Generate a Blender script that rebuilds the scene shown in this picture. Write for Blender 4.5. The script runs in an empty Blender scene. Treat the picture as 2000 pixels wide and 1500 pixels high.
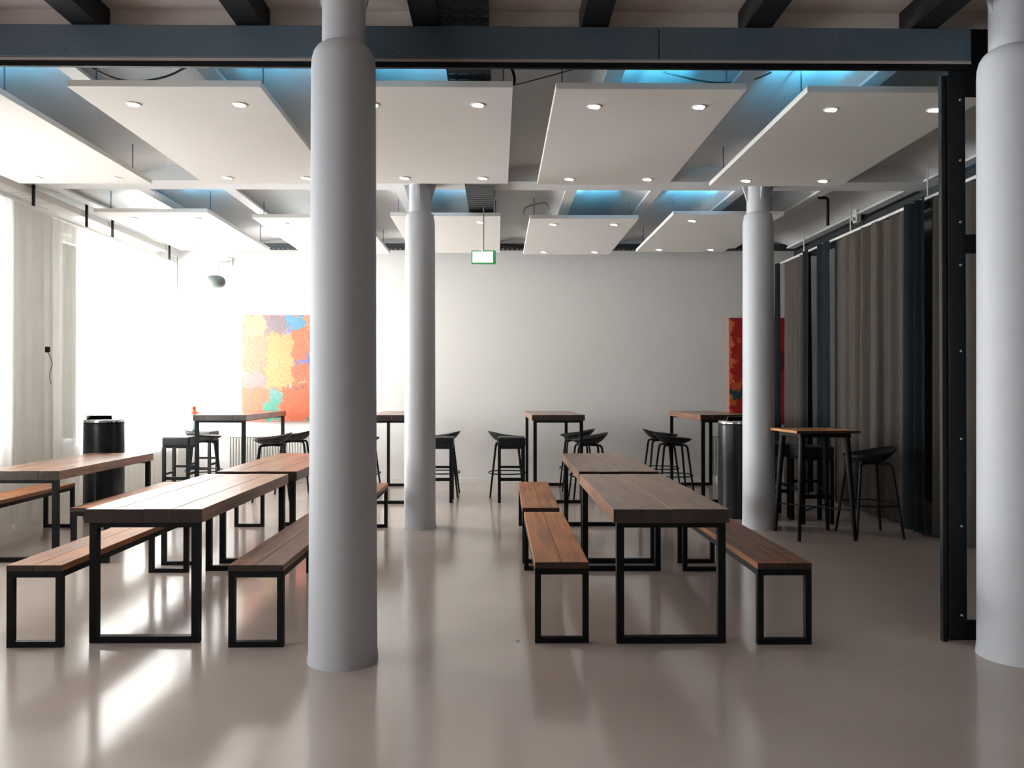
import bpy, bmesh, math, random
from mathutils import Vector, Matrix
random.seed(7)
S = bpy.context.scene
COL = S.collection
PI = math.pi

# ------------------------------------------------------------------ camera, world, light, exposure
cam = bpy.data.cameras.new('camera'); cam.sensor_width = 36; cam.lens = 27.0
cam.shift_x = 0.00625; cam.clip_end = 200
camo = bpy.data.objects.new('camera', cam); COL.objects.link(camo)
camo.location = (0, 0, 1.42)
camo.rotation_euler = (PI/2 + math.atan(10/1500), 0, -math.atan(15.5/1500))
S.camera = camo

S.view_settings.view_transform = 'Standard'
S.view_settings.look = 'None'
S.view_settings.gamma = 1
S.view_settings.exposure = 0.12
S.view_settings.use_curve_mapping = False
try:
    S.cycles.use_denoising = True
    S.cycles.max_bounces = 10; S.cycles.diffuse_bounces = 6; S.cycles.glossy_bounces = 4
    S.cycles.transparent_max_bounces = 12
    S.cycles.sample_clamp_indirect = 6
    S.cycles.caustics_reflective = False; S.cycles.caustics_refractive = False
except Exception:
    pass

W = bpy.data.worlds.new('sky'); S.world = W; W.use_nodes = True
W.node_tree.nodes['Background'].inputs[0].default_value = (0.80, 0.90, 1.0, 1)
W.node_tree.nodes['Background'].inputs[1].default_value = 3.0

def area(name, loc, rot, sx, sy, energy, color, spread=PI):
    l = bpy.data.lights.new(name, 'AREA'); l.shape = 'RECTANGLE'; l.size = sx; l.size_y = sy
    l.energy = energy; l.color = color; l.spread = spread
    o = bpy.data.objects.new(name, l); COL.objects.link(o); o.location = loc; o.rotation_euler = rot
    return o
DAY = (1.0, 0.985, 0.97)
# daylight falling through the four windows of the left wall (y0, y1, energy)
WINDOWS = [(9.05, 11.55, 4200), (4.75, 7.35, 780), (0.75, 3.35, 140), (-3.3, -0.7, 260)]
for i, (y0, y1, e) in enumerate(WINDOWS):
    area('window_daylight', (-5.45, (y0+y1)/2, 2.0), (0, -PI/2, 0), 2.5, y1-y0, e, DAY)

# ------------------------------------------------------------------ materials
def lin(c):
    f = lambda v: v/12.92 if v <= 0.04045 else ((v+0.055)/1.055)**2.4
    return tuple(f(v/255) for v in c) + (1,)

def mat(name, rgb, rough=0.5, metal=0.0, var=0.0, scale=8.0, bump=0.0, spec=0.5, emit=None, estr=0.0, coat=0.0):
    m = bpy.data.materials.new(name); m.use_nodes = True
    nt = m.node_tree; b = nt.nodes['Principled BSDF']
    c = lin(rgb)
    b.inputs['Base Color'].default_value = c
    b.inputs['Roughness'].default_value = rough
    b.inputs['Metallic'].default_value = metal
    b.inputs['Specular IOR Level'].default_value = spec
    b.inputs['Coat Weight'].default_value = coat
    b.inputs['Coat Roughness'].default_value = 0.1
    if emit:
        b.inputs['Emission Color'].default_value = lin(emit); b.inputs['Emission Strength'].default_value = estr
    if var or bump:
        tc = nt.nodes.new('ShaderNodeTexCoord'); n = nt.nodes.new('ShaderNodeTexNoise')
        n.inputs['Scale'].default_value = scale; n.inputs['Detail'].default_value = 6
        nt.links.new(tc.outputs['Object'], n.inputs['Vector'])
        if var:
            mx = nt.nodes.new('ShaderNodeMix'); mx.data_type = 'RGBA'
            mx.inputs['A'].default_value = tuple(v*(1-var) for v in c[:3]) + (1,)
            mx.inputs['B'].default_value = tuple(min(1, v*(1+var)) for v in c[:3]) + (1,)
            nt.links.new(n.outputs['Fac'], mx.inputs['Factor']); nt.links.new(mx.outputs['Result'], b.inputs['Base Color'])
        if bump:
            bp = nt.nodes.new('ShaderNodeBump'); bp.inputs['Strength'].default_value = bump; bp.inputs['Distance'].default_value = 0.01
            nt.links.new(n.outputs['Fac'], bp.inputs['Height']); nt.links.new(bp.outputs['Normal'], b.inputs['Normal'])
    return m

def wood(name, dark, light, rough=0.42, coat=0.0):
    m = bpy.data.materials.new(name); m.use_nodes = True
    nt = m.node_tree; b = nt.nodes['Principled BSDF']; N = nt.nodes.new; L = nt.links.new
    tc = N('ShaderNodeTexCoord'); oi = N('ShaderNodeObjectInfo')
    ad = N('ShaderNodeVectorMath'); ad.operation = 'ADD'
    cx = N('ShaderNodeCombineXYZ'); mu = N('ShaderNodeMath'); mu.operation = 'MULTIPLY'; mu.inputs[1].default_value = 37.0
    L(oi.outputs['Random'], mu.inputs[0]); L(mu.outputs[0], cx.inputs[0]); L(mu.outputs[0], cx.inputs[1])
    L(tc.outputs['Object'], ad.inputs[0]); L(cx.outputs[0], ad.inputs[1])
    mp = N('ShaderNodeMapping'); mp.inputs['Scale'].default_value = (26, 1.5, 26); L(ad.outputs[0], mp.inputs['Vector'])
    n1 = N('ShaderNodeTexNoise'); n1.inputs['Scale'].default_value = 1.0; n1.inputs['Detail'].default_value = 8; n1.inputs['Distortion'].default_value = 0.6
    L(mp.outputs[0], n1.inputs['Vector'])
    mp2 = N('ShaderNodeMapping'); mp2.inputs['Scale'].default_value = (3, 1.2, 3); L(ad.outputs[0], mp2.inputs['Vector'])
    n2 = N('ShaderNodeTexNoise'); n2.inputs['Scale'].default_value = 2.0; n2.inputs['Detail'].default_value = 3; L(mp2.outputs[0], n2.inputs['Vector'])
    sm = N('ShaderNodeMath'); sm.operation = 'ADD'; L(n1.outputs['Fac'], sm.inputs[0])
    s2 = N('ShaderNodeMath'); s2.operation = 'MULTIPLY_ADD'; L(n2.outputs['Fac'], s2.inputs[0]); s2.inputs[1].default_value = 0.7; s2.inputs[2].default_value = -0.45
    L(s2.outputs[0], sm.inputs[1])
    s3 = N('ShaderNodeMath'); s3.operation = 'MULTIPLY_ADD'; L(oi.outputs['Random'], s3.inputs[0]); s3.inputs[1].default_value = 0.24; L(sm.outputs[0], s3.inputs[2])
    cr = N('ShaderNodeValToRGB'); cr.color_ramp.elements[0].position = 0.25; cr.color_ramp.elements[1].position = 0.85
    cr.color_ramp.elements[0].color = lin(dark); cr.color_ramp.elements[1].color = lin(light)
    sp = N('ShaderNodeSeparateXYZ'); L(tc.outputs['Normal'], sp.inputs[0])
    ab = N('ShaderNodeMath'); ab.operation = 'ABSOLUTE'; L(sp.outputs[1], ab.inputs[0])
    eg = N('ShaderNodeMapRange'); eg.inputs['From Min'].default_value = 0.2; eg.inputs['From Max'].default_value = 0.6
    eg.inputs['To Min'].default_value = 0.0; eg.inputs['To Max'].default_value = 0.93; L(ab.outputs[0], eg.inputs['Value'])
    em = N('ShaderNodeMix'); em.data_type = 'RGBA'; em.inputs['B'].default_value = lin((22, 15, 12))   # end grain soaks up the stain; shade on the plank ends is painted in too
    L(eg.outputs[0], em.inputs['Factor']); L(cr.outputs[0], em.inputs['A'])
    L(s3.outputs[0], cr.inputs[0]); L(em.outputs['Result'], b.inputs['Base Color'])
    b.inputs['Roughness'].default_value = rough; b.inputs['Coat Weight'].default_value = coat; b.inputs['Coat Roughness'].default_value = 0.22
    bp = N('ShaderNodeBump'); bp.inputs['Strength'].default_value = 0.15; bp.inputs['Distance'].default_value = 0.004
    L(n1.outputs['Fac'], bp.inputs['Height']); L(bp.outputs[0], b.inputs['Normal'])
    return m

M = {}
M['wall'] = mat('white_plaster', (222, 221, 219), 0.75, var=0.02, scale=3, bump=0.03)
M['wall_grey'] = mat('grey_plaster', (96, 95, 95), 0.8, var=0.03, scale=3)
M['column'] = mat('white_column_paint', (194, 197, 202), 0.55, var=0.03, scale=5, bump=0.06)
M['vault'] = mat('white_vault_paint', (214, 216, 217), 0.7, var=0.03, scale=4, bump=0.05)
M['front_ceiling'] = mat('warm_grey_ceiling', (226, 214, 206), 0.8, var=0.08, scale=2.5)
M['panel'] = mat('white_acoustic_panel', (226, 224, 220), 0.8, var=0.02, scale=60)
M['steel'] = mat('blue_grey_steel_paint', (78, 93, 105), 0.5, metal=0.0, var=0.12, scale=6, bump=0.05)
M['black'] = mat('black_steel', (6, 9, 12), 0.55, spec=0.2, var=0.15, scale=20)
M['leg'] = mat('black_powder_coat', (6, 9, 12), 0.55, spec=0.2)
M['joist'] = mat('black_joist_paint', (12, 15, 18), 0.6, var=0.15, scale=10)
M['shell'] = mat('black_shell_plastic', (8, 11, 15), 0.5, spec=0.25)
M['leather'] = mat('black_leatherette', (8, 13, 17), 0.5, spec=0.3, var=0.1, scale=40, bump=0.1)
M['bin'] = mat('black_satin_metal', (13, 18, 24), 0.28, metal=0.35)
M['chrome'] = mat('chrome', (200, 202, 205), 0.15, metal=1.0)
M['bolt'] = mat('bolt_steel', (150, 150, 150), 0.35, metal=0.8)
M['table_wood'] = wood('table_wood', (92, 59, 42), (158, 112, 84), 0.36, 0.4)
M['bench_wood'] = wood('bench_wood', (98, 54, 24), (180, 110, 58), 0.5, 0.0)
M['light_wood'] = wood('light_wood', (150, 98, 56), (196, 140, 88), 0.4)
M['white'] = mat('white_enamel', (228, 228, 226), 0.35)
M['trim'] = mat('white_trim', (225, 223, 220), 0.5)
M['beige'] = mat('beige_metal', (170, 158, 150), 0.5)
M['tray'] = mat('dark_cable_tray', (26, 32, 36), 0.5, var=0.2, scale=14)
M['lens'] = mat('lamp_lens', (255, 255, 255), 0.3, emit=(255, 250, 240), estr=9.0)
M['blue_led'] = mat('cyan_led', (60, 170, 235), 0.3, emit=(75, 185, 240), estr=14.0)
M['sign_green'] = mat('sign_green', (70, 165, 95), 0.4, emit=(70, 190, 100), estr=0.25)
M['sign_lit'] = mat('sign_lit_white', (245, 250, 240), 0.4, emit=(240, 250, 238), estr=0.85)
M['speaker'] = mat('grey_speaker_mesh', (62, 70, 68), 0.7, var=0.3, scale=160, bump=0.2)
M['orange'] = mat('orange_enamel', (170, 62, 24), 0.4)
M['cable'] = mat('dark_cable', (52, 58, 62), 0.5)
M['wire'] = mat('steel_wire', (92, 112, 135), 0.4, metal=0.3)
M['drape'] = mat('charcoal_drape', (68, 62, 58), 0.9, var=0.12, scale=30, spec=0.15)
M['drape_navy'] = mat('navy_drape', (16, 22, 26), 0.9, var=0.12, scale=30, spec=0.15)

def floor_mat():
    m = bpy.data.materials.new('polished_floor'); m.use_nodes = True
    nt = m.node_tree; b = nt.nodes['Principled BSDF']; N = nt.nodes.new; L = nt.links.new
    tc = N('ShaderNodeTexCoord'); n = N('ShaderNodeTexNoise'); n.inputs['Scale'].default_value = 0.9; n.inputs['Detail'].default_value = 8
    L(tc.outputs['Object'], n.inputs['Vector'])
    cr = N('ShaderNodeValToRGB'); cr.color_ramp.elements[0].position = 0.3; cr.color_ramp.elements[1].position = 0.75
    cr.color_ramp.elements[0].color = lin((180, 165, 157)); cr.color_ramp.elements[1].color = lin((194, 179, 171))
    L(n.outputs['Fac'], cr.inputs[0]); L(cr.outputs[0], b.inputs['Base Color'])
    n2 = N('ShaderNodeTexNoise'); n2.inputs['Scale'].default_value = 5; n2.inputs['Detail'].default_value = 6; L(tc.outputs['Object'], n2.inputs['Vector'])
    mr = N('ShaderNodeMapRange'); mr.inputs['To Min'].default_value = 0.10; mr.inputs['To Max'].default_value = 0.2
    L(n2.outputs['Fac'], mr.inputs['Value']); L(mr.outputs[0], b.inputs['Roughness'])
    b.inputs['Specular IOR Level'].default_value = 0.8
    n3 = N('ShaderNodeTexNoise'); n3.inputs['Scale'].default_value = 1.6; L(tc.outputs['Object'], n3.inputs['Vector'])
    bp = N('ShaderNodeBump'); bp.inputs['Strength'].default_value = 0.02; bp.inputs['Distance'].default_value = 0.05
    L(n3.outputs['Fac'], bp.inputs['Height']); L(bp.outputs[0], b.inputs['Normal'])
    return m
M['floor'] = floor_mat()

def sheer_mat():
    m = bpy.data.materials.new('white_sheer_cloth'); m.use_nodes = True
    nt = m.node_tree; nt.nodes.clear(); N = nt.nodes.new; L = nt.links.new
    out = N('ShaderNodeOutputMaterial'); d = N('ShaderNodeBsdfDiffuse'); t = N('ShaderNodeBsdfTranslucent'); tr = N('ShaderNodeBsdfTransparent')
    d.inputs[0].default_value = lin((232, 232, 228)); t.inputs[0].default_value = lin((240, 240, 236)); tr.inputs[0].default_value = (1, 1, 1, 1)
    a = N('ShaderNodeMixShader'); a.inputs[0].default_value = 0.5; L(d.outputs[0], a.inputs[1]); L(t.outputs[0], a.inputs[2])
    c = N('ShaderNodeMixShader'); c.inputs[0].default_value = 0.14; L(a.outputs[0], c.inputs[1]); L(tr.outputs[0], c.inputs[2])
    L(c.outputs[0], out.inputs[0]); return m
M['sheer'] = sheer_mat()

def glass_mat(name, tint=(1, 1, 1), refl=0.08):
    m = bpy.data.materials.new(name); m.use_nodes = True
    nt = m.node_tree; nt.nodes.clear(); N = nt.nodes.new; L = nt.links.new
    out = N('ShaderNodeOutputMaterial'); t = N('ShaderNodeBsdfTransparent'); g = N('ShaderNodeBsdfGlossy')
    t.inputs[0].default_value = tint + (1,); g.inputs['Roughness'].default_value = 0.02
    fr = N('ShaderNodeFresnel'); fr.inputs[0].default_value = 1.45
    x = N('ShaderNodeMixShader'); L(fr.outputs[0], x.inputs[0]); L(t.outputs[0], x.inputs[1]); L(g.outputs[0], x.inputs[2])
    L(x.outputs[0], out.inputs[0]); return m
M['glass'] = glass_mat('clear_pane', (0.96, 0.97, 0.97))
M['blue_glass'] = mat('pale_blue_glass', (190, 220, 232), 0.2)

# ------------------------------------------------------------------ mesh helpers
class MB:
    def __init__(s): s.v = []; s.f = []; s.smooth = []
    def add(s, vs, fs, smooth=False):
        k = len(s.v); s.v += [tuple(p) for p in vs]; s.f += [tuple(i+k for i in f) for f in fs]; s.smooth += [smooth]*len(fs); return s
    def box(s, x0, x1, y0, y1, z0, z1, c=0.0):
        if c <= 0:
            vs = [(x, y, z) for x in (x0, x1) for y in (y0, y1) for z in (z0, z1)]
            fs = [(0,1,3,2), (4,6,7,5), (0,4,5,1), (2,3,7,6), (0,2,6,4), (1,5,7,3)]
            return s.add(vs, fs)
        bm = bmesh.new(); bmesh.ops.create_cube(bm, size=1)
        for v in bm.verts:
            v.co = Vector(((x0+x1)/2 + v.co.x*(x1-x0), (y0+y1)/2 + v.co.y*(y1-y0), (z0+z1)/2 + v.co.z*(z1-z0)))
        bmesh.ops.bevel(bm, geom=list(bm.edges), offset=c, segments=2, profile=0.5, affect='EDGES')
        bm.verts.index_update()
        s.add([v.co for v in bm.verts], [[v.index for v in f.verts] for f in bm.faces], False); bm.free(); return s
    def tube(s, pts, r, n=10, cap=True):
        pts = [Vector(p) for p in pts]; rings = []; k = len(pts)
        rs = r if isinstance(r, (list, tuple)) else [r]*k
        up = None
        for i, p in enumerate(pts):
            d = (pts[min(i+1, k-1)] - pts[max(i-1, 0)]).normalized()
            if up is None:
                up = Vector((0, 0, 1)) if abs(d.z) < 0.9 else Vector((1, 0, 0))
            a = d.cross(up).normalized(); b2 = a.cross(d).normalized(); up = b2
            rings.append([p + (a*math.cos(t*2*PI/n) + b2*math.sin(t*2*PI/n))*rs[i] for t in range(n)])
        vs = [q for g in rings for q in g]; fs = []
        for i in range(k-1):
            for t in range(n):
                u = (t+1) % n; fs.append((i*n+t, i*n+u, (i+1)*n+u, (i+1)*n+t))
        s.add(vs, fs, True)
        if cap:
            s.add(rings[0], [tuple(range(n))[::-1]]); s.add(rings[-1], [tuple(range(n))])
        return s
    def ring(s, c, R, r, n=28, m=8, sq=0.0):
        vs = []; fs = []
        for i in range(n):
            t = 2*PI*i/n
            for j in range(m):
                u = 2*PI*j/m; q = R + r*math.cos(u)
                vs.append((c[0]+q*math.cos(t), c[1]+q*math.sin(t), c[2]+r*math.sin(u)))
        for i in range(n):
            for j in range(m):
                fs.append((i*m+j, ((i+1) % n)*m+j, ((i+1) % n)*m+(j+1) % m, i*m+(j+1) % m))
        return s.add(vs, fs, True)
    def lathe(s, prof, n=32, c=(0, 0), cap=True):
        vs = []; fs = []
        for (r, z) in prof:
            for t in range(n):
                vs.append((c[0]+r*math.cos(2*PI*t/n), c[1]+r*math.sin(2*PI*t/n), z))
        for i in range(len(prof)-1):
            for t in range(n):
                u = (t+1) % n; fs.append((i*n+t, i*n+u, (i+1)*n+u, (i+1)*n+t))
        s.add(vs, fs, True)
        if cap:
            b = len(prof)-1
            s.add([vs[t] for t in range(n)], [tuple(range(n))[::-1]]); s.add([vs[b*n+t] for t in range(n)], [tuple(range(n))])
        return s
    def mesh(s, name, m):
        me = bpy.data.meshes.new(name); me.from_pydata(s.v, [], s.f); me.validate()
        if len(me.polygons) == len(s.smooth): me.polygons.foreach_set('use_smooth', s.smooth)
        me.materials.append(m); me.update(); return me
    def build(s, name, m, parent=None, kind=None, loc=None):
        o = bpy.data.objects.new(name, s.mesh(name, m)); COL.objects.link(o)
        if parent: o.parent = parent
        if kind: o['kind'] = kind
        if loc: o.location = loc
        return o

def B(*a): return MB().box(*a)

def thing(name, label, cat, loc=(0, 0, 0), rz=0, group=None):
    o = bpy.data.objects.new(name, None); COL.objects.link(o); o.empty_display_size = 0.1
    o.location = loc; o.rotation_euler = (0, 0, rz); o['label'] = label; o['category'] = cat
    if group: o['group'] = group
    return o
def tag(o, label, cat, group=None):
    o['label'] = label; o['category'] = cat
    if group: o['group'] = group
    return o
KIDS = {}
def kids(o):
    return [c for c in bpy.data.objects if c.parent == o]
def dup(src, loc, rz=0, label=None):
    c = src.copy(); COL.objects.link(c); c.location = loc; c.rotation_euler = (0, 0, rz)
    if label: c['label'] = label
    for ch in kids(src):
        d = ch.copy(); COL.objects.link(d); d.parent = c
        for g in kids(ch):
            e = g.copy(); COL.objects.link(e); e.parent = d
    return c
def struct(mb, name, m, parent=None):
    return mb.build(name, m, parent, None if parent else 'structure')

# ------------------------------------------------------------------ the shell of the room
XL, XR, YB, YF = -5.1, 5.2, 11.70, -4.5
struct(B(XL-0.6, XR+0.3, YF-0.3, YB+0.3, -0.2, 0), 'floor', M['floor'])
struct(B(XL-0.3, XR+0.3, YB, YB+0.25, 0, 3.9), 'wall_back', M['wall'])
struct(B(XR, XR+0.25, YF, YB, 0, 3.9), 'wall_right', M['wall_grey'])
struct(B(XL-0.3, XR+0.3, YF-0.25, YF, 0, 3.9), 'wall_front', M['wall'])
wl = MB(); z0, z1 = 0.75, 3.25
edges = sorted([(a, b) for a, b, e in WINDOWS]); y = YF
for a, b in edges:
    wl.box(XL-0.3, XL, y, a, 0, 3.9); wl.box(XL-0.3, XL, a, b, 0, z0); wl.box(XL-0.3, XL, a, b, z1, 3.9); y = b
wl.box(XL-0.3, XL, y, YB, 0, 3.9)
struct(wl, 'wall_left', M['wall'])
for i, (a, b, e) in enumerate(WINDOWS):
    w = thing('window_%d' % (i+1), '', ''); del w['label']; del w['category']; w['kind'] = 'structure'
    f = MB()
    for (p, q) in ((a, a+0.06), (b-0.06, b)): f.box(XL-0.16, XL-0.10, p, q, z0, z1)
    for (p, q) in ((z0, z0+0.06), (z1-0.06, z1)): f.box(XL-0.16, XL-0.10, a+0.06, b-0.06, p, q)
    f.build('window_frame', M['white'], w)
    n = 3; wd = (b-a-0.12)/n
    for k in range(n):
        ya = a+0.06+k*wd
        if k: B(XL-0.155, XL-0.105, ya-0.025, ya+0.025, z0+0.06, z1-0.06).build('mullion', M['white'], w)
        B(XL-0.133, XL-0.127, ya+0.025, ya+wd-0.025, z0+0.06, z1-0.06).build('pane', M['glass'], w)
    B(XL-0.10, XL+0.05, a, b, z0-0.04, z0).build('window_sill', M['white'], w)
struct(B(XL+0.001, XR, YB-0.018, YB, 0, 0.07), 'baseboard_back', M['trim'])
struct(B(XR-0.018, XR, 4.4, YB-0.02, 0, 0.07), 'baseboard_right', M['trim'])

# ceiling: a slab with shallow painted vaults between joists (back room), flat between black joists (front)
ceil = struct(B(XL-0.3, XR+0.3, YF, YB+0.2, 3.78, 3.98), 'ceiling', M['vault'])
JX = [0.78+0.9*k for k in range(-6, 5)]
def vault(xa, xb, ya, yb):
    mb = MB(); n = 10; vs = []
    for k in range(n+1):
        t = k/n; x = xa+(xb-xa)*t; z = 3.565+0.115*math.sin(PI*t)
        vs += [(x, ya, z), (x, yb, z)]
    mb.add(vs, [(2*k, 2*k+1, 2*k+3, 2*k+2) for k in range(n)], True)
    vt = [(p[0], p[1], 3.77) for p in vs]
    mb.add(vt, [(2*k, 2*k+2, 2*k+3, 2*k+1) for k in range(n)])
    return mb
for (ya, yb) in ((4.62, 7.75), (8.09, YB)):
    for x in JX:
        ye = min(yb, 11.42); j = MB().box(x-0.06, x+0.06, ya, ye, 3.52, 3.545).box(x-0.012, x+0.012, ya, ye, 3.545, 3.77)
        j.build('joist', M['vault'], ceil)
    xs = [XL] + JX + [XR]
    for p, q in zip(xs[:-1], xs[1:]):
        if q-p > 0.15: vault(p+(0.0 if p == XL else 0.012), q-(0.0 if q == XR else 0.012), ya, yb).build('vault', M['vault'], ceil)
B(XL, XR, 7.75, 8.09, 3.52, 3.78).build('cross_beam', M['vault'], ceil)
B(XL, XR, 4.42, 4.62, 3.46, 3.78).build('bulkhead', M['front_ceiling'], ceil)
B(XL, XR, YF, 4.42, 3.60, 3.77).build('plaster_field', M['front_ceiling'], ceil)
for x in [-4.16, -3.23, -2.30, -1.385, -0.40, 0.546, 1.467, 2.405, 3.34, 4.27]:
    B(x-0.075, x+0.075, YF, 4.42, 3.455, 3.61).build('joist', M['joist'], ceil)

# steel header over the glazed partition, its sections, bright seal and running track
hd = thing('trim_1', '', ''); del hd['label']; del hd['category']; hd['kind'] = 'structure'
for (a, b) in ((XL, -3.63), (-3.627, 0.902), (0.905, 2.66)):
    h = MB().box(a, b, 4.27, 4.40, 3.262, 3.445, 0.006); h.build('header_section', M['steel'], hd)
for x in [-2.62, -2.4, -1.9, -1.86, -0.9, -0.55, 0.3, 0.55, 1.1, 1.9, 2.2, -3.0, -3.4]:
    for z in ((3.40, 3.30) if random.random() < 0.5 else (3.41,)):
        MB().lathe([(0.0045, 0), (0.003, 0.003)], 8).build('rivet', M['bolt'], hd, loc=(x, 4.268, z)).rotation_euler = (PI/2, 0, 0)
B(2.66, 2.86, 4.28, 4.40, 3.20, 3.445).build('end_plate', M['black'], hd)
B(XL, 2.66, 4.275, 4.30, 3.247, 3.262).build('seal_strip', M['beige'], hd)
B(XL, 2.66, 4.28, 4.302, 3.216, 3.247).build('track', M['black'], hd)

# ------------------------------------------------------------------ columns
def column(x, y, label, k_=1.0, ztop=3.60):
    c = thing('column', label, 'column', (x, y, 0), 0, 'round white columns'); c['kind'] = 'thing'
    prof = [(0.184, 0), (0.182, 0.03), (0.178, 0.06), (0.176, 0.4), (0.172, 1.6), (0.168, 3.10), (0.165, 3.15), (0.156, 3.185), (0.140, 3.21), (0.121, 3.226)]
    prof = [(r_*k_ if z_ < 3.2 else r_, z_) for r_, z_ in prof]
    MB().lathe(prof, 48).build('shaft', M['column'], c)
    MB().lathe([(0.113, 3.226), (0.112, ztop)], 40).build('neck', M['column'], c)
    for k in range(4):
        a = k*PI/2
        g = MB(); t = 0.012
        z0 = ztop-0.17; pts = [(0.10, z0), (0.114, z0), (0.165, ztop), (0.10, ztop)]
        g.add([(r, -t, z) for r, z in pts] + [(r, t, z) for r, z in pts], [(3,2,1,0), (4,5,6,7), (0,1,5,4), (1,2,6,5), (2,3,7,6), (3,0,4,7)])
        o = g.build('gusset', M['column'], c); o.rotation_euler = (0, 0, a)
    return c
column(-0.814, 4.06, 'large white column standing nearest on the left, in front of the orange painting', 1.0, 3.60)
column(2.75, 4.06, 'white column at the right edge of the picture, in front of the black glazed door', 1.0, 3.60)
column(-0.799, 7.907, 'slim white column in mid room right of the big one, bare wall behind it', 0.91, 3.52)
column(2.682, 7.872, 'white column behind the right bench, beside the square bar table', 0.91, 3.52)

# ------------------------------------------------------------------ glazed door right
gd = thing('door_1', '', ''); del gd['label']; del gd['category']; gd['kind'] = 'structure'
ST = MB().box(2.535, 2.632, 4.285, 4.335, 0.012, 3.214, 0.003); ST.build('stile', M['black'], gd)
MB().box(2.505, 2.533, 4.30, 4.33, 0.0, 3.19).build('edge_strip', M['black'], gd)
B(3.55, 3.65, 4.285, 4.335, 0.012, 3.214).build('stile', M['black'], gd)
for (a, b) in ((0.012, 0.115), (2.19, 2.29), (3.08, 3.214)):
    B(2.632, 3.55, 4.288, 4.332, a, b).build('rail', M['black'], gd)
for (a, b) in ((0.115, 2.19), (2.29, 3.08)):
    B(2.632, 3.55, 4.307, 4.313, a, b).build('pane', M['glass'], gd)
for yy in (188, 308, 430, 515, 685, 858, 1030, 1205):
    z = 1.42 + (760-yy)/1500*4.27
    MB().lathe([(0.009, 0), (0.009, 0.003), (0.005, 0.006)], 12).build('bolt', M['bolt'], gd, loc=(2.602, 4.286, z)).rotation_euler = (PI/2, 0, 0)

# ------------------------------------------------------------------ dining tables and benches
def make_table(name, label, w, l, h, th, leg, nplank, wm, cat='table', group=None):
    t = thing(name, label, cat, group=group)
    pw = w/nplank
    for k in range(nplank):
        x0 = -w/2+k*pw; dz = random.uniform(-0.0012, 0.0012)
        p = MB().box(-pw/2+0.0006, pw/2-0.0006, 0, l, h-th+0.0015, h+dz, 0.002)
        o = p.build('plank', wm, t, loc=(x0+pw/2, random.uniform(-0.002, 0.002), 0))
    e = 0.02
    for y in (0.012, l-0.012-leg):
        for x in (-w/2+e, w/2-e-leg):
            B(x, x+leg, y, y+leg, 0, h-th).build('leg', M['leg'], t)
        B(-w/2+e+leg, w/2-e-leg, y, y+leg, 0, leg*0.9).build('foot_rail', M['leg'], t)
        B(-w/2+e+leg, w/2-e-leg, y, y+leg, h-th-leg*0.6, h-th).build('top_rail', M['leg'], t)
    for x in (-w/2+e+0.1, w/2-e-0.14):
        B(x, x+0.04, leg+0.012, l-leg-0.012, h-th-0.02, h-th).build('under_rail', M['leg'], t)
    return t
def make_bench():
    t = thing('bench', '', 'bench', group='wooden benches with black frames')
    w, l, h, th, leg = 0.305, 1.76, 0.453, 0.035, 0.034
    for k in (0, 1):
        p = MB().box(-w/4+0.001, w/4-0.001, 0, l, h-th, h, 0.003)
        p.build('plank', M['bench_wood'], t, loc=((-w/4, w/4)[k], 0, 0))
    for x in (-w/2+0.002, w/2-0.032):
        B(x, x+0.03, 0.004, l-0.004, h-th-0.034, h-th).build('side_rail', M['leg'], t)
    for y in (0.004, l-0.004-leg):
        B(-w/2+0.032, w/2-0.032, y, y+leg, h-th-0.034, h-th).build('end_rail', M['leg'], t)
        for x in (-w/2+0.002, w/2-0.002-leg):
            B(x, x+leg, y, y+leg, 0, h-th-0.034).build('leg', M['leg'], t)
        B(-w/2+0.002+leg, w/2-0.002-leg, y, y+leg, 0, 0.032).build('foot_rail', M['leg'], t)
    return t
TG = 'low dining tables of thick planks'
dt = make_table('dining_table', 'low plank dining table, front one of the right-hand row', 0.65, 1.775, 0.75, 0.078, 0.042, 4, M['table_wood'], group=TG)
dt.location = (0.969, 4.272, 0)
dup(dt, (0.985, 6.236, 0), -0.006, 'low plank dining table, back one of the right-hand row')
dup(dt, (-1.977, 4.31, 0), 0, 'low plank dining table, front one of the row left of the big column')
dup(dt, (-1.96, 6.27, 0), 0, 'low plank dining table half hidden by the big column, behind the front left one')
dup(dt, (-3.92, 6.33, 0), 0.012, 'low plank dining table cut by the left picture edge, beside the white curtain')
bn = make_bench()
bn['label'] = 'wooden bench in front, on the left side of the front right table'
bn.location = (0.359, 4.293, 0)
for (x, y, r, lb) in [
    (0.352, 6.256, -0.01, 'short-looking orange wooden bench behind the front one, left of the right-hand row'),
    (1.596, 4.258, 0, 'wooden bench on the right side of the front right table'),
    (1.62, 6.25, 0, 'wooden bench hidden behind the front right table, right of the back table'),
    (-2.547, 4.25, 0, 'wooden bench lowest at the left, left side of the front left table'),
    (-1.330, 4.24, 0, 'wooden bench running behind the big column, right side of the front left table'),
    (-2.56, 6.22, 0, 'wooden bench behind the lowest left one, left side of the half hidden table'),
    (-1.28, 6.17, 0, 'wooden bench showing its far end right of the big column'),
    (-3.33, 6.30, 0, 'wooden bench whose end peeps out left of the front left tabletop'),
    (-4.46, 6.22, 0.03, 'orange wooden bench at the left picture edge, under the white curtain')]:
    dup(bn, (x, y, 0), r, lb)

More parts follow.
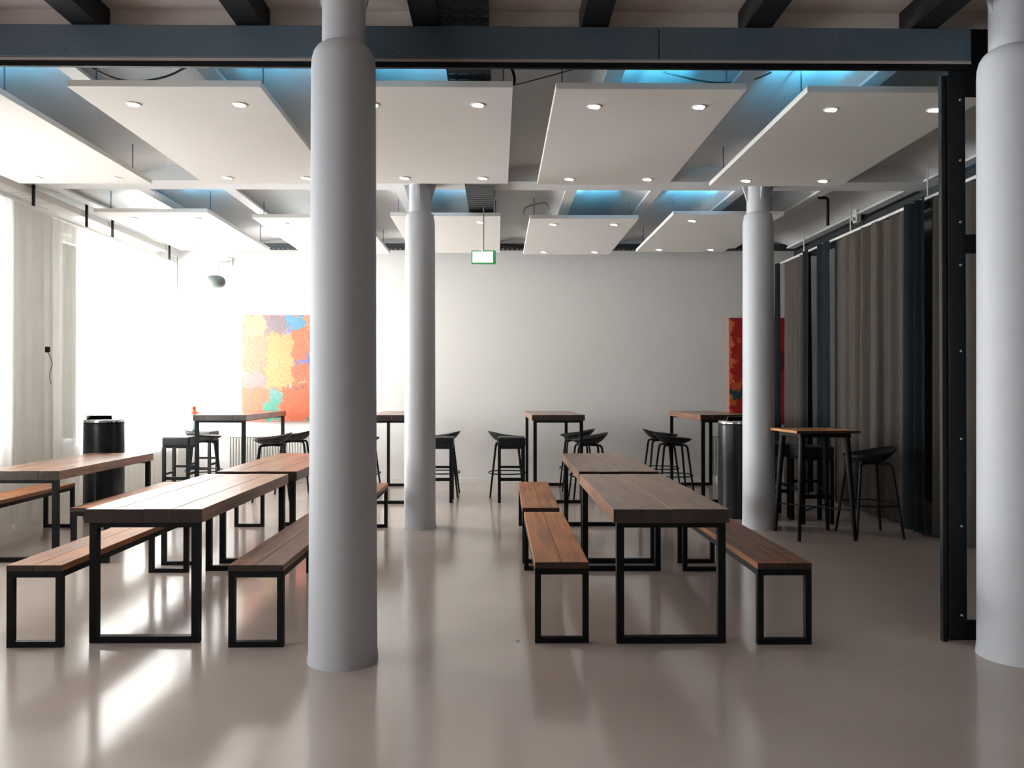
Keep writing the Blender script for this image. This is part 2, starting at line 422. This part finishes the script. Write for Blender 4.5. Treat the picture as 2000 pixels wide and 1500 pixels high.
# ------------------------------------------------------------------ bar tables
BG = 'tall plank bar tables along the back wall'
bt = make_table('bar_table', 'tall bar table in front of the bright orange painting', 0.66, 1.80, 1.10, 0.072, 0.042, 4, M['table_wood'], group=BG)
bt.location = (-3.445, 9.55, 0)
dup(bt, (-1.31, 9.50, 0), 0, 'tall bar table seen between the big column and the slim mid-room column')
dup(bt, (0.755, 9.53, 0), 0.02, 'tall bar table standing alone before the bare middle of the back wall')
dup(bt, (2.86, 9.56, 0), 0, 'tall bar table in front of the dark red painting')

# square bar table with splayed legs
sq = thing('square_bar_table', 'square bar table with thin light wood top and splayed black legs by the curtain', 'table', (3.065, 7.42, 0), 0.05)
for k in range(5):
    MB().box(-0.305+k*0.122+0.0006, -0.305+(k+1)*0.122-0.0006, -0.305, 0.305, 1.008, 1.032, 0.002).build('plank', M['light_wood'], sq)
MB().box(-0.245, 0.245, -0.245, 0.245, 0.965, 1.008, 0.004).build('apron', M['leg'], sq)
for sx in (-1, 1):
    for sy in (-1, 1):
        MB().tube([(sx*0.215, sy*0.215, 0.99), (sx*0.27, sy*0.27, 0.0)], [0.031, 0.017], 14).build('leg', M['leg'], sq)
for a, b in (((-1, -1), (1, 1)), ((-1, 1), (1, -1))):
    MB().tube([(a[0]*0.252, a[1]*0.252, 0.27+0.012*(a[1] > 0)), (b[0]*0.252, b[1]*0.252, 0.27+0.012*(a[1] > 0))], 0.008, 8).build('brace', M['leg'], sq)

# ------------------------------------------------------------------ stools
def shell_mesh():
    n, m = 30, 9; mb = MB(); vs = []
    def zf(r, t):                        # the back lip rises towards +x, the front dips
        c = math.cos(t)
        return 0.745 + 0.055*r**2.6 + 0.062*r**3*max(0, c)**1.3 - 0.020*r**3*max(0, -c)
    def xy(r, t):
        return (r*(0.245+0.01*math.cos(t))*math.cos(t), r*0.235*math.sin(t))
    for side in (0, 1):
        for i in range(m+1):
            r = i/m
            for k in range(n):
                t = 2*PI*k/n; x, yy = xy(r if side == 0 else r*0.985, t)
                th = 0.0 if side == 0 else -0.012-0.045*(1-r**3)*0.6
                vs.append((x, yy, zf(r, t)+th))
    fs = []; o = (m+1)*n
    for i in range(m):
        for k in range(n):
            u = (k+1) % n
            fs.append((i*n+k, (i+1)*n+k, (i+1)*n+u, i*n+u)); fs.append((o+i*n+k, o+i*n+u, o+(i+1)*n+u, o+(i+1)*n+k))
    for k in range(n):
        u = (k+1) % n; fs.append((m*n+k, o+m*n+k, o+m*n+u, m*n+u))
    mb.add(vs, fs, True); return mb
SG = 'black shell bar stools'
ss = thing('shell_stool', 'black shell bar stool right of the square bar table, before the dark curtain', 'stool', (3.62, 7.46, 0), 0.0, SG)
shell_mesh().build('seat', M['shell'], ss)
for sx in (-1, 1):
    for sy in (-1, 1):
        MB().tube([(sx*0.03, sy*0.03, 0.702), (sx*0.115, sy*0.115, 0.702), (sx*0.135, sy*0.135, 0.696), (sx*0.148, sy*0.148, 0.675), (sx*0.152, sy*0.152, 0.65), (sx*0.225, sy*0.225, 0.0)],
                  [0.014, 0.015, 0.015, 0.015, 0.0145, 0.012], 10).build('leg', M['leg'], ss)
MB().lathe([(0.10, 0.694), (0.10, 0.712)], 20).build('mounting_plate', M['leg'], ss)
fr = MB(); q = 0.190
fr.tube([(q*math.sqrt(2)*math.cos(PI/4+k*PI/12)*(1-0.09*abs(math.sin(k*PI/6))), q*math.sqrt(2)*math.sin(PI/4+k*PI/12)*(1-0.09*abs(math.sin(k*PI/6))), 0.31) for k in range(25)], 0.008, 8)
fr.build('foot_ring', M['leg'], ss)
for (x, y, r, lb) in [
    (-4.02, 10.55, PI+0.3, 'black shell bar stool left of the orange-painting table, its seat bright with light'),
    (-2.90, 9.90, 0.25, 'black shell bar stool right of the orange-painting table, the nearer of two'),
    (-2.80, 10.62, 0.1, 'black shell bar stool right of the orange-painting table, the farther of two'),
    (-1.80, 10.2, PI, 'black shell bar stool mostly hidden by the big column, only its right legs showing'),
    (-0.75, 10.30, 0.0, 'black shell bar stool just right of the slim mid-room column, behind a box stool'),
    (0.125, 10.25, PI, 'black shell bar stool left of the middle bar table, behind a box stool'),
    (1.17, 9.90, 0.05, 'black shell bar stool right of the middle bar table, the nearer of two'),
    (1.12, 10.85, 0.0, 'black shell bar stool right of the middle bar table, the farther of two'),
    (2.31, 10.85, PI, 'black shell bar stool left of the red-painting table, the farther of two'),
    (2.27, 9.92, PI, 'black shell bar stool left of the red-painting table, the nearer of two')]:
    dup(ss, (x, y, 0), r, lb)

XG = 'square padded box stools with black steel legs'
bs = thing('box_stool', 'square padded black stool left of the middle bar table', 'stool', (0.172, 9.77, 0), 0, XG)
MB().box(-0.175, 0.175, -0.175, 0.175, 0.695, 0.815, 0.018).build('cushion', M['leather'], bs)
MB().box(-0.17, 0.17, -0.17, 0.17, 0.672, 0.695).build('seat_frame', M['leg'], bs)
for sx in (-1, 1):
    for sy in (-1, 1):
        x = sx*0.151; yy = sy*0.151
        B(x-0.019, x+0.019, yy-0.019, yy+0.019, 0, 0.672).build('leg', M['leg'], bs)
B(-0.132, 0.132, -0.163, -0.137, 0.27, 0.31).build('rung', M['leg'], bs)
B(-0.132, 0.132, 0.137, 0.163, 0.40, 0.43).build('rung', M['leg'], bs)
for x in (-0.163, 0.137):
    B(x, x+0.026, -0.132, 0.132, 0.33, 0.36).build('rung', M['leg'], bs)
for (x, y, r, lb) in [
    (-0.735, 9.77, 0, 'square padded black stool cut on its left by the slim mid-room column'),
    (-4.07, 9.92, 0.0, 'square padded stool at the far left, grey with window light, left of the orange-painting table'),
    (-4.25, 11.12, 0.0, 'square padded stool behind all others at far left, the lantern on it'),
    (3.36, 8.20, 0.0, 'square padded black stool in the dark straight behind the square bar table'),
    (3.08, 8.64, 0.0, 'square padded black stool half hidden behind the far right column')]:
    dup(bs, (x, y, 0), r, lb)

# ------------------------------------------------------------------ ceiling panels with downlights
def make_panel(label, w, l, loc):
    t = thing('ceiling_panel', label, 'panel', loc, 0, 'white floating ceiling panels with downlights'); t['kind'] = 'thing'
    z = 0
    MB().box(-w/2, w/2, 0, l, 0, 0.042, 0.003).build('board', M['panel'], t)
    for y in (0.30, l-0.20):
        for x in (-w/2+0.285, w/2-0.235):
            d = MB(); n = 24
            d.ring((0, 0, 0), 0.043, 0.006, 24, 6)
            o = d.build('downlight', M['white'], t, loc=(x, y, -0.002))
            le = MB().lathe([(0.001, -0.006), (0.034, -0.008), (0.038, 0.004)], 20, cap=False).build('lens', M['lens'], o)
            le.rotation_euler = (0.18, 0.22, 0)
            MB().lathe([(0.040, 0.0016), (0.040, 0.003)], 20).build('socket', M['leg'], o)
    for y in (0.25, l-0.25):
        for x in (-w/2+0.06, w/2-0.06):
            MB().tube([(x, y, 0.042), (x, y, 3.655-loc[2])], 0.005, 6).build('suspension_wire', M['wire'], t)
    return t
PL = [
 (-3.885, 4.95, 'white ceiling panel of the front row, leftmost, cut by the left picture edge'),
 (-2.140, 4.93, 'white ceiling panel of the front row, second from the left, left of the big column'),
 (-0.520, 4.92, 'white ceiling panel of the front row, third from the left, partly behind the big column'),
 (0.995, 4.94, 'white ceiling panel of the front row, fourth from the left, straight above the right-hand tables'),
 (2.640, 4.98, 'white ceiling panel of the front row, rightmost, beside the glazed door'),
 (-3.800, 8.44, 'white ceiling panel of the back row, leftmost and brightest, by the white curtain'),
 (-2.160, 8.70, 'white ceiling panel of the back row, second from the left, mostly behind the big column'),
 (-0.585, 8.60, 'white ceiling panel of the back row, third from the left, behind the green sign'),
 (0.985, 8.71, 'white ceiling panel of the back row, fourth from the left, right of the green sign'),
 (2.570, 8.50, 'white ceiling panel of the back row, rightmost, left of the far right column')]
p0 = make_panel(PL[0][2], 1.238, 2.32, (PL[0][0], PL[0][1], 3.358))
for (x, y, lb) in PL[1:]:
    dup(p0, (x, y, 3.358), 0, lb)

# cyan LED bars behind the beams
for (x0, y, c, lb) in [
  (-3.72, 4.86, -3.30, 'cyan LED bar under the front vault at the far left'), (-1.92, 4.86, -1.55, 'cyan LED bar under the front vault left of the big column'),
  (-1.02, 4.86, -0.57, 'cyan LED bar under the front vault just right of the big column'), (0.78, 4.86, 1.06, 'cyan LED bar under the front vault above the fourth panel'),
  (1.68, 4.86, 2.20, 'cyan LED bar under the front vault above the rightmost panel'),
  (-3.72, 8.16, -3.25, 'cyan LED bar behind the cross beam at the far left'), (-1.02, 8.16, -0.57, 'cyan LED bar behind the cross beam beside the slim column'),
  (0.78, 8.16, 1.06, 'cyan LED bar behind the cross beam above the middle'), (1.68, 8.16, 2.20, 'cyan LED bar behind the cross beam left of the far right column')]:
    t = thing('led_bar', lb, 'lamp', (x0+0.45, y, 3.5465), 0, 'cyan LED bars under the vaults')
    MB().box(-0.42, 0.42, -0.02, 0.02, 0, 0.006).build('carrier', M['trim'], t)
    B(c-x0-0.45-0.24, c-x0-0.45+0.24, -0.012, 0.012, 0.0065, 0.012).build('tube', M['blue_led'], t)
    for dx_ in (-0.14, 0.14):
        l = bpy.data.lights.new('led_spot', 'SPOT'); l.color = (0.10, 0.62, 1.0); l.energy = 85 if c > 0.5 else 38
        l.spot_size = 1.05; l.spot_blend = 0.7; l.shadow_soft_size = 0.02
        lo = bpy.data.objects.new('led_spot', l); COL.objects.link(lo); lo.parent = t
        lo.location = (c-x0-0.45+dx_, 0.02, 0.02); lo.rotation_euler = (PI/2+0.50, 0, 0)
t = thing('led_bar', 'cyan LED bar lying in the dark tray above the curtain', 'lamp', (4.50, 7.35, 3.412), PI/2)
MB().box(-0.3, 0.3, -0.02, 0.02, 0, 0.006).build('carrier', M['trim'], t)
B(-0.06, 0.06, -0.012, 0.012, 0.0065, 0.014).build('tube', M['blue_led'], t)

# ------------------------------------------------------------------ cable trays
def cable_tray(label, x0, x1, y0, y1, z, along, step=0.09, tm=None):
    tm = tm or M['tray']
    t = thing('cable_tray', label, 'tray', ((x0+x1)/2, (y0+y1)/2, z))
    hx, hy = (x1-x0)/2, (y1-y0)/2
    if along == 'y':
        for x in (-hx, hx-0.004): B(x, x+0.004, -hy, hy, 0, 0.075).build('side_rail', tm, t)
        r = MB(); y = -hy
        while y < hy-0.02: r.box(-hx+0.004, hx-0.004, y, min(hy, y+step-0.016), 0, 0.004); y += step
        for x in (-hx+0.05, 0, hx-0.06): r.box(x, x+0.02, -hy, hy, 0.0042, 0.008)
    else:
        for y in (-hy, hy-0.004): B(-hx, hx, y, y+0.004, 0, 0.075).build('side_rail', tm, t)
        r = MB(); x = -hx
        while x < hx-0.02: r.box(x, min(hx, x+step-0.03), -hy+0.004, hy-0.004, 0, 0.004); x += step
    o = r.build('rungs', tm, t); o['kind'] = 'stuff'
    return t
ct = cable_tray('black perforated cable tray running overhead to the green sign', -0.325, -0.045, 4.63, 9.9, 3.43, 'y')
for y in (4.75, 6.2, 7.6, 8.3, 9.6):
    for x in (-0.15, 0.15):
        MB().tube([(x, y-7.265, 0.075), (x, y-7.265, 0.27 if 7.75 > y or y > 8.09 else 0.1)], 0.004, 6).build('hanger', M['tray'], ct)
cable_tray('black cable tray at the very top, nearer than the blue grey header', -0.322, -0.05, -1.0, 4.40, 3.47, 'y')
cable_tray('dark cable tray high along the back wall', -4.7, 5.0, 11.46, 11.62, 3.52, 'x', 0.07)
cable_tray('dark cable tray running above the dark curtain', 4.42, 4.72, 4.9, 11.4, 3.40, 'y', 0.12)
cable_tray('pale perforated cable tray above the white curtain at left', -4.98, -4.80, 4.7, 11.2, 3.42, 'y', 0.05, M['trim'])
dx = thing('ribbed_duct', 'brown ribbed conduit bundle lying in the overhead tray behind the cross beam', 'duct', (-0.185, 9.0, 3.455))
for k in range(9):
    MB().tube([(-0.10+k*0.024, -0.75, 0.0), (-0.10+k*0.024, 0.42, 0.0)], 0.011, 6).build('conduit', M['beige'], dx)
MB().box(-0.12, 0.11, 0.42, 0.52, -0.02, 0.02).build('coupling_box', M['tray'], dx)

# loose cables over the panels
def cable(label, pts, r, m):
    P = [Vector(p) for p in pts]; out = []
    for i in range(len(P)-1):
        a = P[max(i-1, 0)]; b = P[i]; c = P[i+1]; d = P[min(i+2, len(P)-1)]
        for k in range(6):
            t = k/6; out.append(0.5*((2*b)+(c-a)*t+(2*a-5*b+4*c-d)*t*t+(3*b-a-3*c+d)*t**3))
    out.append(P[-1])
    return tag(MB().tube(out, r, 6).build('cable', m), label, 'cable')
cable('thin grey cable sagging above the second front panel', [(-2.75, 5.2, 3.60), (-2.62, 5.2, 3.53), (-2.45, 5.2, 3.50), (-2.25, 5.2, 3.53), (-2.1, 5.2, 3.60)], 0.007, M['cable'])
cable('thin dark cable sagging above the fourth and fifth front panels', [(1.15, 5.3, 3.62), (1.4, 5.3, 3.56), (1.6, 5.3, 3.545), (1.75, 5.3, 3.56), (1.9, 5.3, 3.62)], 0.006, M['cable'])
cable('black cable curling down beside the overhead tray', [(0.05, 5.1, 3.60), (0.10, 5.1, 3.54), (0.11, 5.1, 3.46), (0.06, 5.1, 3.432)], 0.010, M['leg'])
cable('thin wire stretched from the tray to the next vault', [(0.05, 5.15, 3.45), (0.25, 5.15, 3.50), (0.5, 5.15, 3.57)], 0.004, M['cable'])
cable('pale hose arching over the panel right of the green sign', [(0.30, 8.9, 3.44), (0.32, 8.9, 3.52), (0.42, 8.9, 3.56), (0.56, 8.9, 3.58), (0.60, 8.9, 3.50)], 0.012, M['beige'])
cable('black cable crossing the tray on the back wall', [(-0.05, 11.44, 3.60), (0.15, 11.44, 3.56), (0.35, 11.44, 3.53)], 0.012, M['leg'])

# ------------------------------------------------------------------ exit sign
ex = thing('exit_sign', 'small lit green and white exit sign hanging on a rod from the tray', 'sign', (-0.155, 8.45, 2.796))
MB().box(-0.134, 0.134, -0.018, 0.018, 0, 0.148, 0.003).build('housing', M['sign_green'], ex)
B(-0.122, 0.104, -0.0195, -0.0182, 0.014, 0.136).build('lit_face', M['sign_lit'], ex)
MB().tube([(0, 0, 0.148), (0, 0, 0.632)], 0.006, 8).build('rod', M['bolt'], ex)

# ------------------------------------------------------------------ curtains
def drape(name, label, x, y0, y1, z0, z1, amp, period, m, cat, seed=1, group=None, thick=0.0):
    rnd = random.Random(seed); mb = MB(); n = int((y1-y0)/0.018); nz = 6
    ph = [rnd.uniform(0, 6.28) for _ in range(4)]
    vs = []
    for k in range(n+1):
        y = y0+(y1-y0)*k/n; u = 2*PI*y/period
        w = math.sin(u+0.9*math.sin(u*0.31+ph[0])+ph[1]); w2 = math.sin(u*2.7+ph[2])*0.18
        mod = 0.72+0.28*math.sin(u*0.17+ph[3])
        for j in range(nz+1):
            t = j/nz; a = amp*(1.0-0.35*t)*mod
            vs.append((x+a*(w+w2), y+0.25*a*math.cos(u*1.3+ph[0]), z0+(z1-z0)*t))
    fs = [(k*(nz+1)+j, (k+1)*(nz+1)+j, (k+1)*(nz+1)+j+1, k*(nz+1)+j+1) for k in range(n) for j in range(nz)]
    mb.add(vs, fs, True)
    o = tag(mb.build(name, m), label, cat, group)
    return o
drape('sheer_curtain', 'white sheer curtain at the left picture edge, nearest the camera', -4.74, 4.5, 7.58, 0.012, 3.27, 0.035, 0.16, M['sheer'], 'curtain', 3)
drape('sheer_curtain', 'white sheer curtain glowing before the far left window', -4.80, 7.66, 11.52, 0.012, 3.27, 0.045, 0.19, M['sheer'], 'curtain', 5)
DR = 'brown grey and navy curtain lengths on the right side'
for (a, b, mk, per, amp, lb) in [
    (11.25, 11.42, 'drape_navy', 0.13, 0.05, 'narrow navy curtain at the very end of the right side, beside the red painting'),
    (10.30, 11.27, 'drape', 0.21, 0.075, 'brown grey curtain second from the far end of the right side'),
    (10.11, 10.33, 'drape_navy', 0.15, 0.05, 'narrow navy curtain between two brown lengths, well behind the square bar table'),
    (9.82, 10.13, 'drape', 0.20, 0.06, 'narrow brown grey curtain between two navy lengths at the right'),
    (9.53, 9.85, 'drape_navy', 0.16, 0.05, 'navy curtain just left of the widest brown length'),
    (7.74, 9.55, 'drape', 0.27, 0.080, 'widest brown grey curtain in the middle of the right side'),
    (7.36, 7.78, 'drape_navy', 0.17, 0.06, 'dark navy curtain gathered just left of the glazed door'),
    (4.62, 7.40, 'drape', 0.27, 0.075, 'brown grey curtain seen through the glazed door on the right')]:
    drape('drape', lb, 4.23 if mk == 'drape' else 4.13, a, b, 0.02, 3.275, amp, per, M[mk], 'curtain', int(a*10), DR)
rl = thing('curtain_rail', 'thin white curtain rail hung from rods above the dark curtains', 'rail', (4.23, 8.0, 3.282))
B(-0.012, 0.012, -3.4, 3.42, 0, 0.028).build('track', M['white'], rl)
for y in (5.6, 7.5, 9.15, 10.55):
    MB().tube([(0, y-8.0, 0.028), (0, y-8.0, 0.40)], 0.008, 8).build('hanger_rod', M['white'], rl)
rl2 = thing('curtain_rail', 'white curtain rail with dark hangers above the sheer curtains', 'rail', (-4.77, 8.0, 3.275))
B(-0.012, 0.012, -3.5, 3.52, 0, 0.022).build('track', M['white'], rl2)
for y in (4.9, 7.93, 8.95, 9.55, 11.2):
    B(-0.012, 0.012, y-8.012, y-7.988, 0.022, 0.30).build('hanger_rod', M['leg'], rl2)
pr = thing('curtain_rod', 'thin grey pull rod hanging at the far left corner of the white curtain', 'rod', (-4.70, 11.30, 2.85))
MB().tube([(0, 0, 0), (0, 0, 0.52)], [0.010, 0.014], 8).build('shaft', M['bolt'], pr)
MB().tube([(0, 0, 0.52), (-0.065, 0, 0.53)], 0.006, 6).build('hook', M['bolt'], pr)
sk = thing('wall_sensor', 'small dark plug with a dangling cord on the white curtain at left', 'plug', (-4.66, 8.0, 1.80))
MB().box(-0.02, 0.02, -0.022, 0.022, 0.0, 0.06, 0.008).build('plug', M['leg'], sk)
MB().tube([(0, 0, 0.0), (0.02, 0.02, -0.05), (0.02, 0.05, -0.12), (0.02, 0.01, -0.2), (0.02, 0.0, -0.26), (0.02, 0.03, -0.33)], 0.0035, 6).build('cord', M['cable'], sk)

# ------------------------------------------------------------------ bins
def make_bin(label, loc, h, r):
    t = thing('waste_bin', label, 'bin', loc)
    MB().lathe([(r*0.97, 0), (r*0.985, 0.012), (r, 0.03), (r, h-0.05)], 40).build('body', M['bin'], t)
    MB().lathe([(r*0.985, h-0.05), (r*0.985, h-0.03)], 40).build('shadow_gap', M['leg'], t)
    MB().lathe([(r, h-0.03), (r, h-0.006), (r-0.006, h), (r-0.03, h), (r-0.03, h-0.03)], 40).build('rim', M['chrome'], t)
    f = MB().box(-r*0.62, r*0.62, -0.004, 0.004, 0, 0.05).build('flap', M['chrome'], t, loc=(-0.02, -r*0.3, h)); f.rotation_euler = (0.5, 0, 0.25)
    return t
bl = make_bin('tall black cylindrical waste bin at the left before the white curtain', (-4.33, 8.50, 0), 1.09, 0.205)
MB().tube([(-0.05, -0.05, 1.09), (-0.15, -0.02, 1.15)], 0.005, 6).build('lever', M['bolt'], bl)
make_bin('tall black cylindrical waste bin with chrome rim left of the far right column', (2.672, 8.55, 0), 1.07, 0.205)
make_bin('shorter black waste bin behind the taller one by the red-painting table', (2.86, 9.14, 0), 0.92, 0.205)

# ------------------------------------------------------------------ lantern, speaker, radiators, small fittings
ln = thing('lantern', 'small lantern with orange cap and pale blue glass on the farthest left stool', 'lantern', (-4.36, 11.06, 0.815))
MB().lathe([(0.05, 0), (0.055, 0.01), (0.052, 0.03)], 20).build('base', M['bolt'], ln)
MB().lathe([(0.045, 0.03), (0.058, 0.09), (0.056, 0.16), (0.04, 0.25)], 20).build('glass', M['blue_glass'], ln)
MB().lathe([(0.075, 0.25), (0.07, 0.27), (0.035, 0.29), (0.03, 0.33), (0.036, 0.335), (0.025, 0.36)], 20).build('cap', M['orange'], ln)
MB().tube([(0.075+0.055*math.sin(t*PI/10), 0, 0.22+0.20*t/10) if t < 6 else (0.13*math.cos((t-5)*PI/10), 0, 0.32+0.08*math.sin((t-5)*PI/10)) for t in range(16)], 0.003, 6).build('bail', M['bolt'], ln)
sp = thing('speaker', 'dark grey oval speaker on a white arm high in the far left corner', 'speaker', (-4.12, 11.25, 2.99))
el = MB(); n = 24; vs = []
prof = [(math.sin(PI*k/14)**0.8, -math.cos(PI*k/14)) for k in range(15)]
el.lathe([(max(0.002, 0.142*r), 0.094*z) for r, z in prof], 28); o = el.build('body', M['speaker'], sp); o.rotation_euler = (0.1, 0.06, 0)
MB().tube([(0.02, 0.0, 0.09), (0.02, 0.10, 0.30), (0.02, 0.44, 0.36)], 0.015, 8).build('bracket', M['white'], sp)
MB().box(-0.05, 0.09, 0.435, 0.448, 0.30, 0.42, 0.003).build('wall_plate', M['white'], sp)
MB().tube([(-0.10, 0.0, 0.06), (-0.09, 0.01, 0.12), (-0.06, 0.02, 0.13), (-0.02, 0.05, 0.12)], 0.004, 6).build('lead', M['cable'], sp)

def radiator(label, x0, x1):
    t = thing('radiator', label, 'radiator', ((x0+x1)/2, 11.62, 0)); h = (x1-x0)/2
    MB().box(-h, h, -0.02, 0.03, 0.12, 0.70).build('panel', M['white'], t)
    f = MB(); x = -h+0.01
    while x < h-0.02: f.box(x, x+0.026, -0.045, -0.02, 0.13, 0.69, 0.004); x += 0.042
    f.build('fins', M['white'], t)['kind'] = 'stuff'
    MB().box(-h-0.005, h+0.005, -0.05, 0.032, 0.70, 0.722, 0.003).build('top_grille', M['white'], t)
    for s in (-h+0.1, h-0.14): B(s, s+0.04, -0.02, 0.03, 0.0, 0.12).build('foot', M['white'], t)
radiator('white ribbed radiator under the orange painting', -4.05, -2.55)
radiator('white radiator under the red painting, behind the bins', 3.22, 4.12)
jb = thing('emergency_lamp', 'small white box hanging by the dark tray above the curtain rail', 'lamp', (4.34, 9.22, 3.43))
MB().box(-0.03, 0.03, -0.05, 0.05, 0.0, 0.16, 0.006).build('housing', M['white'], jb)
B(0.03, 0.08, -0.03, 0.03, 0.05, 0.09).build('clip', M['tray'], jb)
MB().box(-0.06, -0.03, -0.03, 0.03, 0.02, 0.06, 0.004).build('lamp_head', M['beige'], jb)
hp = tag(MB().tube([(3.50, 8.35, 3.56), (3.50, 8.35, 3.53), (3.52, 8.35, 3.515), (3.58, 8.35, 3.512), (3.605, 8.35, 3.50), (3.61, 8.35, 3.46), (3.61, 8.35, 3.21)], 0.017, 10).build('hanging_pipe', M['leg']),
         'black hooked pipe hanging from the vault right of the far right column', 'pipe')

# ------------------------------------------------------------------ paintings
def painting(label, x0, x1, z0, z1, paint, seed, wash=1.0, dim=1.0):
    t = thing('painting', label, 'painting', ((x0+x1)/2, 11.698, z0))
    w, h = x1-x0, z1-z0
    nx, nz = 52, 80
    bm_v = []; fs = []
    for j in range(nz+1):
        for i in range(nx+1): bm_v.append((-w/2+w*i/nx, -0.036, h*j/nz))
    for j in range(nz):
        for i in range(nx): a = j*(nx+1)+i; fs.append((a, a+1, a+nx+2, a+nx+1))
    mb = MB().add(bm_v, fs); me = mb.mesh('canvas', CANVAS)
    at = me.color_attributes.new('paint', 'BYTE_COLOR', 'CORNER'); rnd = random.Random(seed)
    jit = [[(rnd.uniform(-1, 1), rnd.uniform(-1, 1)) for _ in range(nx)] for _ in range(nz)]
    for p in me.polygons:
        j, i = divmod(p.index, nx)
        u = (i+0.5)/nx; v = 1-(j+0.5)/nz
        a, b = jit[j][i]
        u2 = u + 0.022*math.sin(v*37+seed)+0.012*math.sin(v*91)+a*0.012; v2 = v+0.014*math.sin(u*29+seed)+0.010*math.sin(u*77)+b*0.012
        c = paint(u2, v2); c = tuple(q*dim for q in c); g = 1+0.035*a; c = tuple(q*wash+(1-wash)*238 for q in c)  # a pale veil of haze is blended into the paint colours here
        c = lin(tuple(max(0, min(255, q*g+6*b)) for q in c))
        for l in p.loop_indices: at.data[l].color_srgb = tuple((q*12.92 if q <= 0.0031308 else 1.055*q**(1/2.4)-0.055) for q in c[:3]) + (1,)
    o = bpy.data.objects.new('canvas', me); COL.objects.link(o); o.parent = t
    fm = MB()
    fm.box(-w/2, w/2, -0.0355, 0, 0, h)
    fm.build('stretcher', M['canvas_edge_'+str(seed)], t)
    return t
CANVAS = bpy.data.materials.new('oil_paint'); CANVAS.use_nodes = True
nt = CANVAS.node_tree; va = nt.nodes.new('ShaderNodeVertexColor'); va.layer_name = 'paint'
pb = nt.nodes['Principled BSDF']; pb.inputs['Roughness'].default_value = 0.55
nt.links.new(va.outputs[0], pb.inputs['Base Color'])
n_ = nt.nodes.new('ShaderNodeTexNoise'); n_.inputs['Scale'].default_value = 30; bp_ = nt.nodes.new('ShaderNodeBump'); bp_.inputs['Strength'].default_value = 0.25; bp_.inputs['Distance'].default_value = 0.01
nt.links.new(n_.outputs['Fac'], bp_.inputs['Height']); nt.links.new(bp_.outputs[0], pb.inputs['Normal'])
M['canvas_edge_1'] = mat('canvas_edge_orange', (214, 120, 78), 0.7)
M['canvas_edge_2'] = mat('canvas_edge_red', (150, 60, 40), 0.7)
def warm(u, v):
    c = (232, 128, 92)
    for (u0, u1, v0, v1, k) in [(0, .33, 0, .2, (232, 186, 128)), (0, .4, .2, .54, (232, 140, 104)), (.33, .62, 0, .17, (120, 98, 104)), (.62, .9, 0, .13, (66, 142, 186)), (.64, .72, .1, .22, (92, 124, 196)),
        (.36, .72, .18, .36, (232, 160, 92)), (.35, .72, .36, .68, (228, 168, 96)), (.72, 1, .13, .43, (232, 92, 46)), (.93, 1, .37, .46, (60, 76, 168)), (.74, .95, .43, .47, (70, 92, 180)), (0, .33, .54, .69, (168, 138, 136)),
        (.72, 1, .46, .70, (234, 92, 48)), (.56, 1, .68, 1, (234, 86, 36)), (0, .4, .69, 1, (232, 120, 80)), (.38, .56, .70, .80, (96, 168, 160)), (.33, .54, .80, 1, (70, 172, 146)), (.9, 1, .95, 1, (60, 120, 90)),
        (.78, .92, .52, .545, (150, 78, 60)), (.80, .94, .63, .645, (244, 176, 140)), (.78, .92, .665, .70, (150, 70, 52)), (.46, .52, .47, .49, (130, 190, 170)), (.68, .72, .66, .7, (190, 200, 210)), (.9, .925, .0, .3, (238, 130, 70))]:
        if u0 <= u < u1 and v0 <= v < v1: c = k
    return c
def red(u, v):
    c = (148, 22, 24)
    for (u0, u1, v0, v1, k) in [(-1, .04, 0, .9, (206, 110, 74)), (.02, .08, 0, .02, (20, 50, 52)), (.1, .16, .18, .24, (170, 86, 34)), (.05, .12, .38, .42, (190, 84, 60)), (0, .2, .60, .68, (170, 76, 34)), (.02, .3, .68, .76, (20, 60, 66)), (0, .1, .76, .82, (176, 92, 40)),
        (.85, 1.1, .33, .37, (18, 34, 46)), (.8, 1.1, .68, .72, (176, 62, 38)), (.3, .8, .3, .5, (96, 16, 22)), (.4, .7, .7, .9, (40, 60, 60))]:
        if u0 <= u < u1 and v0 <= v < v1: c = k
    return c
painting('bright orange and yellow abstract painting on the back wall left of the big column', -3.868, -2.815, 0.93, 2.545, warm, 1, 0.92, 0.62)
painting('dark red abstract painting on the back wall behind the far right column', 3.53, 4.58, 0.89, 2.505, red, 2)

# scraps on the floor
for (x, y, a, lb) in [(0.115, 4.33, 0.3, 'tiny white scrap on the floor left of the front middle bench'), (1.565, 3.80, 1.1, 'tiny white scrap on the floor before the front right bench'), (2.01, 3.84, 2.0, 'tiny white scrap on the floor nearest the right-hand column')]:
    mb = MB(); pts = [(0.009*math.cos(t+a)*(1+0.3*math.sin(3*t+a)), 0.007*math.sin(t+a)*(1+0.3*math.cos(2*t)), 0.001+0.004*abs(math.sin(2*t+a))) for t in [k*PI/4 for k in range(8)]]
    mb.add(pts + [(0, 0, 0.006)], [(k, (k+1) % 8, 8) for k in range(8)]); mb.add([(p[0], p[1], 0) for p in pts], [tuple(range(8))[::-1]])
    o = tag(mb.build('paper_scrap', M['beige']), lb, 'scrap', 'white scraps on the floor'); o.location = (x, y, 0.0005)
